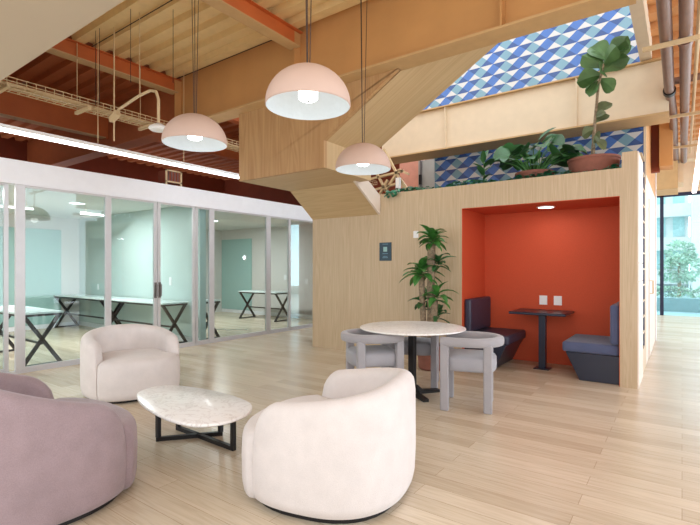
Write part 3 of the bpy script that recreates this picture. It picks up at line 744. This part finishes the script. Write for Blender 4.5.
# ================================================================ LOUNGE FURNITURE
def smooth01(t): t = max(0, min(1, t)); return t*t*(3-2*t)
def make_tub(mat, W=1.0, D=.94, hb=.73, hf=.62, n=2.5, th=.135):
    """rounded tub armchair facing +x"""
    a, b_ = D/2, W/2
    def rad(t):
        return (abs(math.cos(t)/a)**n+abs(math.sin(t)/b_)**n)**(-1/n)
    r = empty('tub_armchair')
    # shell
    T0, T1 = math.radians(56), math.radians(304); K = 110
    vs = []; fs = []
    prof_n = None
    for i in range(K+1):
        t = T0+(T1-T0)*i/K
        e = min(i, K-i)/K        # 0 at ends
        ang = min(t-T0, T1-t)/math.radians(124)   # 0 front end .. 1 back centre
        h = hf+(hb-hf)*(.5*smooth01(ang/.9)+.5*min(1, ang/.9))
        endf = min(1, e/.065)
        endf = math.sqrt(max(0, 1-(1-endf)**2))
        h = .40+(h-.40)*endf
        thk = th*(.35+.65*endf)
        R_ = rad(t); ct_, st_ = math.cos(t), math.sin(t)
        prof = [(R_-.035, .035), (R_-.012, .05), (R_-.001, .10), (R_+.006, .25), (R_+.004, h-.12), (R_-.002, h-thk*.5)]
        for q in range(1, 8):
            al_ = q/8*PI; prof.append((R_-thk*.5+math.cos(al_)*thk*.5-.002, h-thk*.5+math.sin(al_)*thk*.5))
        prof += [(R_-thk-.002, h-thk*.5), (R_-thk-.012, .42), (R_-thk-.014, .30)]
        prof_n = len(prof)
        for rr, z in prof: vs.append((rr*ct_, rr*st_, z))
    for i in range(K):
        for j in range(prof_n-1):
            fs.append((i*prof_n+j, i*prof_n+j+1, (i+1)*prof_n+j+1, (i+1)*prof_n+j))
        fs.append((i*prof_n+prof_n-1, i*prof_n, (i+1)*prof_n, (i+1)*prof_n+prof_n-1))
    fs.append(list(range(prof_n))); fs.append([K*prof_n+j for j in range(prof_n)][::-1])
    MB().add(vs, fs).build('backrest', mat, r, angle=70)
    # seat block: full width in front, tucked inside the shell behind
    se = MB(); M_ = 96; rings = []
    def srad(t):
        t = (t+PI) % (2*PI)-PI; at = abs(t); R_ = rad(t)
        k = smooth01((at-math.radians(53))/math.radians(6))
        bulge = .012+.03*max(0, math.cos(t*1.3)) if at < 1.2 else 0
        return (R_+bulge)*(1-k)+(R_-th*.7)*k
    zs = [(-.035, .035), (-.01, .05), (0, .10), (.004, .25), (0, .36), (-.008, .395), (-.025, .42), (-.06, .435), (-.14, .445), (-.3, .45)]
    vs = []; fs = []
    for off, z in zs:
        for k in range(M_):
            t = 2*PI*k/M_; rr = max(.02, srad(t)+off); vs.append((rr*math.cos(t), rr*math.sin(t), z))
    for j in range(len(zs)-1):
        for k in range(M_): fs.append((j*M_+k, j*M_+(k+1)%M_, (j+1)*M_+(k+1)%M_, (j+1)*M_+k))
    fs.append(list(range(M_))[::-1]); fs.append([(len(zs)-1)*M_+k for k in range(M_)])
    se.add(vs, fs).build('seat', mat, r, angle=70)
    pl = MB(); vs = [];
    pl.prism([((rad(2*PI*k/48)-.06)*math.cos(2*PI*k/48), (rad(2*PI*k/48)-.06)*math.sin(2*PI*k/48), 0) for k in range(48)], (0, 0, .04))
    tag(pl.build('plinth', 'black_metal', r), 'dark recessed plinth', None)
    return r
t1 = make_tub('boucle_white', W=1.06, D=1.02, hb=.73, hf=.62); t1.location = (-1.845, 2.375, 0); t1.rotation_euler.z = math.radians(194)
tag(t1, 'white boucle tub armchair in the foreground seen from behind', 'armchair')
t2 = make_tub('boucle_white', W=.97, D=.93, hb=.73, hf=.62); t2.location = (-5.03, 2.76, 0); t2.rotation_euler.z = math.radians(-12)
tag(t2, 'white boucle tub armchair facing the camera beyond the marble coffee table', 'armchair')
t3 = make_tub('velvet_mauve', W=1.27, D=1.08, hb=.94, hf=.59); t3.location = (-3.29, 1.13, 0); t3.rotation_euler.z = math.radians(88)
tag(t3, 'mauve velvet tub armchair cut by the left edge of the picture', 'armchair')

# coffee table: egg shaped marble slab on crossed black frames
ctb = empty('coffee_table', (-3.1, 2.22, 0)); tag(ctb, 'low coffee table with egg shaped marble top on crossed black legs', 'coffee table')
outline = [(-.62, -.13), (-.70, 0), (-.70, .12), (-.58, .22), (-.28, .29), (.08, .297), (.333, .252), (.458, .175), (.546, .052), (.571, -.096), (.535, -.225), (.422, -.325), (.215, -.354), (-.053, -.325), (-.35, -.255)]
def catmull(P_, m=6):
    out = []; q = len(P_)
    for i in range(q):
        a, b_, c, d_ = (Vector(P_[(i+k) % q]) for k in (-1, 0, 1, 2))
        for k in range(m):
            t = k/m; out.append(tuple(.5*((2*b_)+(c-a)*t+(2*a-5*b_+4*c-d_)*t*t+(3*b_-a-3*c+d_)*t**3)))
    return out
pts = catmull(outline)
top = MB(); n = len(pts); vs = []; fs = []
for s2, z in ((.955, .318), (.985, .323), (1, .330), (1, .338), (.99, .345), (.975, .348)):
    vs += [(x*s2, y*s2, z) for x, y in pts]
for j in range(5):
    for k in range(n): fs.append((j*n+k, j*n+(k+1)%n, (j+1)*n+(k+1)%n, (j+1)*n+k))
fs.append(list(range(n))[::-1]); fs.append([5*n+k for k in range(n)])
top.add(vs, fs).build('table_top', 'marble_white', ctb, angle=50)
def uframe(a, b_, name='leg_frame'):
    m_ = MB(); w = .032
    m_.bar((a[0], a[1], .016), (b_[0], b_[1], .016), w); m_.bar((a[0], a[1], .302), (b_[0], b_[1], .302), w)
    a2 = Vector((a[0], a[1], 0)); b2 = Vector((b_[0], b_[1], 0)); d_ = (b2-a2).normalized()*w*.5
    m_.bar(a2+d_+Vector((0,0,.03)), a2+d_+Vector((0,0,.29)), w); m_.bar(b2-d_+Vector((0,0,.03)), b2-d_+Vector((0,0,.29)), w)
    return m_
def ctl(x, y): v = Vector((x, y, 0))-Vector(ctb.location); return (v.x, v.y)
uframe(ctl(-3.45, 2.10), ctl(-3.12, 2.50)).build('leg', 'black_metal', ctb)
uframe(ctl(-2.78, 2.34), ctl(-3.55, 2.36)).build('leg', 'black_metal', ctb)

# round dining table
dt = empty('round_table', (-2.43, 4.55, 0)); tag(dt, 'round marble topped table on a black pedestal between the grey chairs', 'table')
MB().lathe([(.0001, .722), (.54, .722), (.572, .728), (.582, .736), (.579, .744), (.567, .748), (.0001, .748)], 64).build('table_top', 'marble_white', dt, angle=50)
MB().box(-.035, .035, -.035, .035, .08, .722).build('pedestal', 'black_metal', dt, bevel=.004)
MB().lathe([(.2, .708), (.2, .722)], 24).build('mounting_plate', 'black_metal', dt)
for a in (0, 90, 180, 270):
    a = math.radians(a-36); c, s2 = math.cos(a), math.sin(a)
    m_ = MB(); pr = [(.0, .0), (.33, 0), (.33, .03), (.12, .045), (.06, .10), (.0, .12)]
    m_.prism([(c*u_-s2*-.03, s2*u_+c*-.03, z) for u_, z in pr], (-s2*.06, c*.06, 0))
    m_.build('foot', 'black_metal', dt, smooth=False)

# dining chair facing +x
def make_dining():
    r = empty('dining_chair')
    # seat cushion (round fronted)
    m_ = MB(); M_ = 48
    def rr(t): return (abs(math.cos(t)/.262)**3.4+abs(math.sin(t)/.262)**3.4)**(-1/3.4)
    vs = []; fs = []; zs = [(-.05, .385), (-.012, .39), (0, .405), (.003, .45), (0, .50), (-.012, .518), (-.04, .532), (-.12, .54)]
    for off, z in zs:
        for k in range(M_): t = 2*PI*k/M_; q = rr(t)+off; vs.append((q*math.cos(t)+.01, q*math.sin(t), z))
    for j in range(len(zs)-1):
        for k in range(M_): fs.append((j*M_+k, j*M_+(k+1)%M_, (j+1)*M_+(k+1)%M_, (j+1)*M_+k))
    fs.append(list(range(M_))[::-1]); fs.append([(len(zs)-1)*M_+k for k in range(M_)])
    m_.add(vs, fs).build('seat', 'chair_seat_grey', r, angle=70)
    # horseshoe rail
    path = []
    path.append((.27, .235)); path.append((.15, .262))
    for k in range(0, 17):
        t = math.radians(80+200*k/16); path.append((.285*math.cos(t)+.0, .27*math.sin(t)))
    path.append((.15, -.262)); path.append((.27, -.235))
    sec = []
    for k in range(12):
        t = 2*PI*k/12; c, s2 = math.cos(t), math.sin(t)
        sec.append((.042*math.copysign(abs(c)**.55, c), .046*math.copysign(abs(s2)**.55, s2)))
    vs = []; fs = []; Pn = len(path)
    for i, (x, y) in enumerate(path):
        x0, y0 = path[max(i-1, 0)]; x1, y1 = path[min(i+1, Pn-1)]
        d_ = Vector((x1-x0, y1-y0, 0)).normalized(); nn = Vector((-d_.y, d_.x, 0))
        sc = 1
        for a, b2 in sec: vs.append(Vector((x, y, .674))+nn*a*sc+Vector((0, 0, b2*sc)))
    for i in range(Pn-1):
        for k in range(12): fs.append((i*12+k, i*12+(k+1)%12, (i+1)*12+(k+1)%12, (i+1)*12+k))
    fs.append(list(range(12))[::-1]); fs.append([(Pn-1)*12+k for k in range(12)])
    MB().add(vs, fs).build('back_rail', 'chair_grey', r, bevel=.008, angle=60)
    for x, y in ((.235, .245), (.235, -.245), (-.175, .225), (-.175, -.225)):
        MB().box(x-.041, x+.041, y-.037, y+.037, 0, .65).build('leg', 'chair_grey', r, bevel=.012)
    return r
dc = make_dining(); dc.location = (-1.75, 4.53, 0); dc.rotation_euler.z = math.atan2(-.30, -.95)
tag(dc, 'grey upholstered dining chair with curved rail on the right of the round table', 'dining chair', None)
c2 = copy_tree(dc); c2.location = (-2.71, 4.14, 0); c2.rotation_euler.z = math.radians(50)
tag(c2, 'grey upholstered dining chair on the left of the round table behind the foreground armchair', 'dining chair', None)
c3 = copy_tree(dc); c3.location = (-2.62, 4.99, 0); c3.rotation_euler.z = math.radians(-70)
tag(c3, 'grey upholstered dining chair behind the round table, mostly hidden by its top', 'dining chair', None)

# booth: table and two benches
bt = empty('booth_table', (-1.575, 6.77, 0)); tag(bt, 'dark booth table on a square post in the orange alcove', 'table')
MB().box(-.41, .33, -.20, .42, .755, .79).build('table_top', 'navy_laminate', bt, bevel=.008)
MB().box(-.045, .045, -.045, .045, .012, .755).build('pedestal', 'navy_laminate', bt, bevel=.004)
MB().box(-.1, .1, -.1, .1, 0, .012).build('base_plate', 'navy_laminate', bt)
def bench(x0, dirx, lab, mat):
    """x0: wall side, dirx +1 seat projects to +x"""
    r = empty('booth_bench', (x0, 6.75, 0)); tag(r, lab, 'bench')
    Dp = .635
    m_ = MB(); y0, y1 = -.42, .42
    m_.prism([(0, y0, 0), (dirx*(Dp-.2), y0, 0), (dirx*(Dp-.04), y0, .34), (0, y0, .34)], (0, y1-y0, 0))
    m_.build('base', mat[0], r, bevel=.008)
    m_ = MB(); a, b_ = sorted((0, dirx*Dp)); m_.box(a, b_, y0-.01, y1+.01, .342, .47); m_.build('seat', mat[1], r, bevel=.035, seg=4)
    m_ = MB(); a, b_ = sorted((dirx*.0, dirx*.10)); m_.box(a, b_, y0-.01, y1+.01, .475, .955); m_.build('backrest', mat[1], r, bevel=.03, seg=4)
    return r
bench(-2.54, 1, 'dark navy bench with backrest on the left of the orange alcove', ('navy_laminate', 'navy_leather'))
b2 = bench(-.605, -1, 'blue grey bench with backrest on the right of the orange alcove', ('navy_laminate', 'bench_blue'))

# ================================================================ PLANTS
# dracaena with three rosettes in a terracotta pot
dr = empty('potted_dracaena', (-2.82, 5.85, 0)); tag(dr, 'tall dracaena with several leaf rosettes in front of the wood wall', 'plant')
dpot = MB().lathe([(.0001, 0), (.16, 0), (.185, .02), (.2, .3), (.21, .3), (.21, .34), (.185, .34), (.18, .3), (.0001, .3)], 28).build('pot', 'terracotta', dr)
MB().lathe([(.0001, .315), (.178, .31)], 20).build('soil', 'soil', dpot)
def trunk(x, y, h, r_, lx=0):
    MB().tube([(x+lx*k/6, y+.01*math.sin(k), .3+(h-.3)*k/6) for k in range(7)], [r_*(1.08 if k % 2 else .95) for k in range(7)], 10).build('trunk', 'bark', dr)
trunk(-.02, 0, 1.74, .055, .02); trunk(-.10, -.05, 1.30, .04, -.03); trunk(.05, -.05, .95, .045, .02)
def rosette(c, n, L, W, mat, name='foliage'):
    m_ = MB()
    for k in range(n):
        a = k*2.399+random.uniform(-.2, .2); el = -.25+1.25*k/n
        d_ = (math.cos(a)*math.cos(el), math.sin(a)*math.cos(el), math.sin(el)+.15)
        m_.leaf(Vector(c)+Vector((0,0,.1*k/n)), d_, L*random.uniform(.75, 1.1), W, random.uniform(.5, 1.1), random.uniform(-.3,.3), 0, 6, .8)
    return m_.build(name, mat, dr)
rosette((0, 0, 1.74), 30, .26, .10, 'leaf')
rosette((-.14, -.05, 1.28), 20, .36, .115, 'leaf')
rosette((.10, .0, 1.42), 13, .26, .09, 'leaf_dark')
rosette((.10, -.05, .96), 12, .32, .10, 'leaf')
rosette((-.13, 0, .86), 7, .30, .10, 'leaf_dark')
rosette((.1, 0, .70), 7, .26, .09, 'leaf_dark')

# planter on top of the block
soil = MB().box(XB0+.13, ax1, YW+.14, 7.86, 2.46, 2.5)
tag(soil.build('planter_soil', 'soil'), 'dark planting soil on top of the wood block', 'soil', kind='stuff')
iv = MB()
for k in range(760):
    x = random.uniform(-3.95, -.62); y = YW+.15+random.random()**2*.12
    z = 2.55+random.uniform(0, .09)*(.5+.8*abs(math.sin(x*3.1)))
    a = random.uniform(0, 2*PI)
    iv.leaf((x, y, z), (math.cos(a), math.sin(a)-.3, random.uniform(-.1, .6)), random.uniform(.06, .1), .05, .8, random.uniform(-.5,.5), 0, 3)
for x in (-3.75, -3.68, -3.6):
    for q in range(12): iv.leaf((x+random.uniform(-.05,.05), YW-.02-random.random()*.03, 2.62-q*.008), (random.uniform(-1,1), -.6, -.3), .07, .05, .8, 0, 0, 3)
tag(iv.build('ivy_ground_cover', 'leaf_ivy', origin=(-2.2, 6.5, 2.5)), 'low ivy growing along the top edge of the wood block', 'ivy', kind='stuff')

def pot_round(name, loc, r0, r1, h, lab, cat='plant'):
    r = empty(name, loc); tag(r, lab, cat)
    po = MB().lathe([(.0001, 0), (r0, 0), (r1, h-.03), (r1+.01, h-.03), (r1+.01, h), (r1-.012, h), (r1-.02, h-.04), (.0001, h-.04)], 32).build('pot', 'terracotta', r)
    MB().lathe([(.0001, h-.03), (r1-.02, h-.032)], 20).build('soil', 'soil', po)
    return r
fg = pot_round('potted_fiddle_leaf_fig', (-.93, 6.68, 2.5), .27, .3, .31, 'tall fiddle leaf fig leaning right in a wide terracotta pot on the block')
MB().tube([(0, 0, .27), (.0, 0, .6), (.03, 0, .95), (.06, -.02, 1.25), (.12, -.02, 1.50), (.2, 0, 1.62)], [.022, .02, .018, .016, .012, .008], 8).build('trunk', 'bark', fg)
MB().tube([(-.03, .02, .27), (-.015, .02, .5), (.02, .01, .8)], [.014, .012, .01], 8).build('side_stem', 'bark', fg)
m_ = MB()
def stem_pt(t):
    pts = [(0, 0, .6), (.03, 0, .95), (.06, -.02, 1.25), (.12, -.02, 1.50), (.2, 0, 1.62)]
    t = t*(len(pts)-1); i = min(int(t), len(pts)-2); return Vector(pts[i]).lerp(Vector(pts[i+1]), t-i)
for k, (t, a, el, L, W) in enumerate(((.62, 180, .1, .34, .24), (.60, 150, -.5, .3, .22), (.66, 0, .5, .36, .2), (.72, 200, .8, .36, .24), (.74, -60, .5, .36, .24), (.8, 30, .9, .36, .2),
    (.85, 170, 1.0, .36, .24), (.9, -40, .6, .32, .22), (.95, 10, .5, .30, .22), (1, 0, .9, .30, .22), (.55, 190, -.9, .26, .2), (.57, 0, -.7, .28, .18), (1, -20, .2, .26, .16), (.7, 90, .6, .3, .2), (.68, -90, -.2, .3, .22), (.93, 160, .9, .36, .24), (.78, -10, .1, .34, .18))):
    a = math.radians(a); m_.leaf(stem_pt(t), (math.cos(a)*math.cos(el), math.sin(a)*math.cos(el)*.8, math.sin(el)), L*.85, W*1.05, .3, random.uniform(.6, 1.9)*random.choice((-1, 1)), 0, 7, 1.5)
m_.build('foliage', 'leaf_fig', fg)
m_ = MB()
for z, a, el, L, W in ((.9, 10, .7, .22, .14), (.78, 0, .6, .18, .12), (.7, 200, -.3, .18, .13), (.62, -60, -.5, .18, .13), (.55, 20, -.6, .18, .12), (.84, -30, .4, .16, .1), (.5, -90, -.2, .16, .12)):
    a = math.radians(a); m_.leaf((.02, -.01, z), (math.cos(a)*math.cos(el), math.sin(a)*math.cos(el), math.sin(el)), L, W*1.2, .4, 1.2, 0, 6, 1.4)
tag(m_.build('lower_leaves', 'leaf_olive', fg), 'smaller dull olive leaves low on the stem', None)

ms = pot_round('potted_philodendron', (-1.66, 6.68, 2.5), .2, .25, .22, 'bushy philodendron with broad dark leaves in a low terracotta pot on the block')
m_ = MB(); s_ = MB()
for k in range(30):
    a = k*2.399; q = .12+.36*math.sqrt(k/30); el = random.uniform(.1, .5)
    tip = Vector((math.cos(a)*q*1.0, math.sin(a)*q*.7, .30+.32*(1-q/.55)+random.uniform(0, .1)))
    s_.tube([(math.cos(a)*.05, math.sin(a)*.05, .19), (tip.x*.6, tip.y*.6, tip.z*.8+.02), tip], .006, 5)
    m_.leaf(tip, (math.cos(a), math.sin(a), .25), .27, .27, .9, random.uniform(-.9, .9), 0, 6, .8)
for a, z in ((20, .62), (200, .55), (60, .66)):
    a = math.radians(a); m_.leaf((math.cos(a)*.1, 0, z), (math.cos(a), -.2, .35), .3, .12, .3, .8, 0, 5, .7)
s_.build('stems', 'leaf', ms); m_.build('foliage', 'leaf_dark', ms)
rb = empty('rubber_plant', (-2.36, 6.62, 2.5)); tag(rb, 'small upright rubber plant growing left of the philodendron on the block', 'plant')
MB().tube([(0, 0, 0), (.01, 0, .3), (0, 0, .5)], [.01, .009, .006], 6).build('stem', 'leaf', rb)
m_ = MB()
for k in range(11):
    a = k*2.6+.4; z = .12+.4*k/11; el = .3+.8*k/11
    m_.leaf((0, 0, z), (math.cos(a)*math.cos(el), math.sin(a)*math.cos(el)*.8, math.sin(el)), .2, .085, .3, .2, 0, 5, .7)
m_.build('foliage', 'leaf_dark', rb)
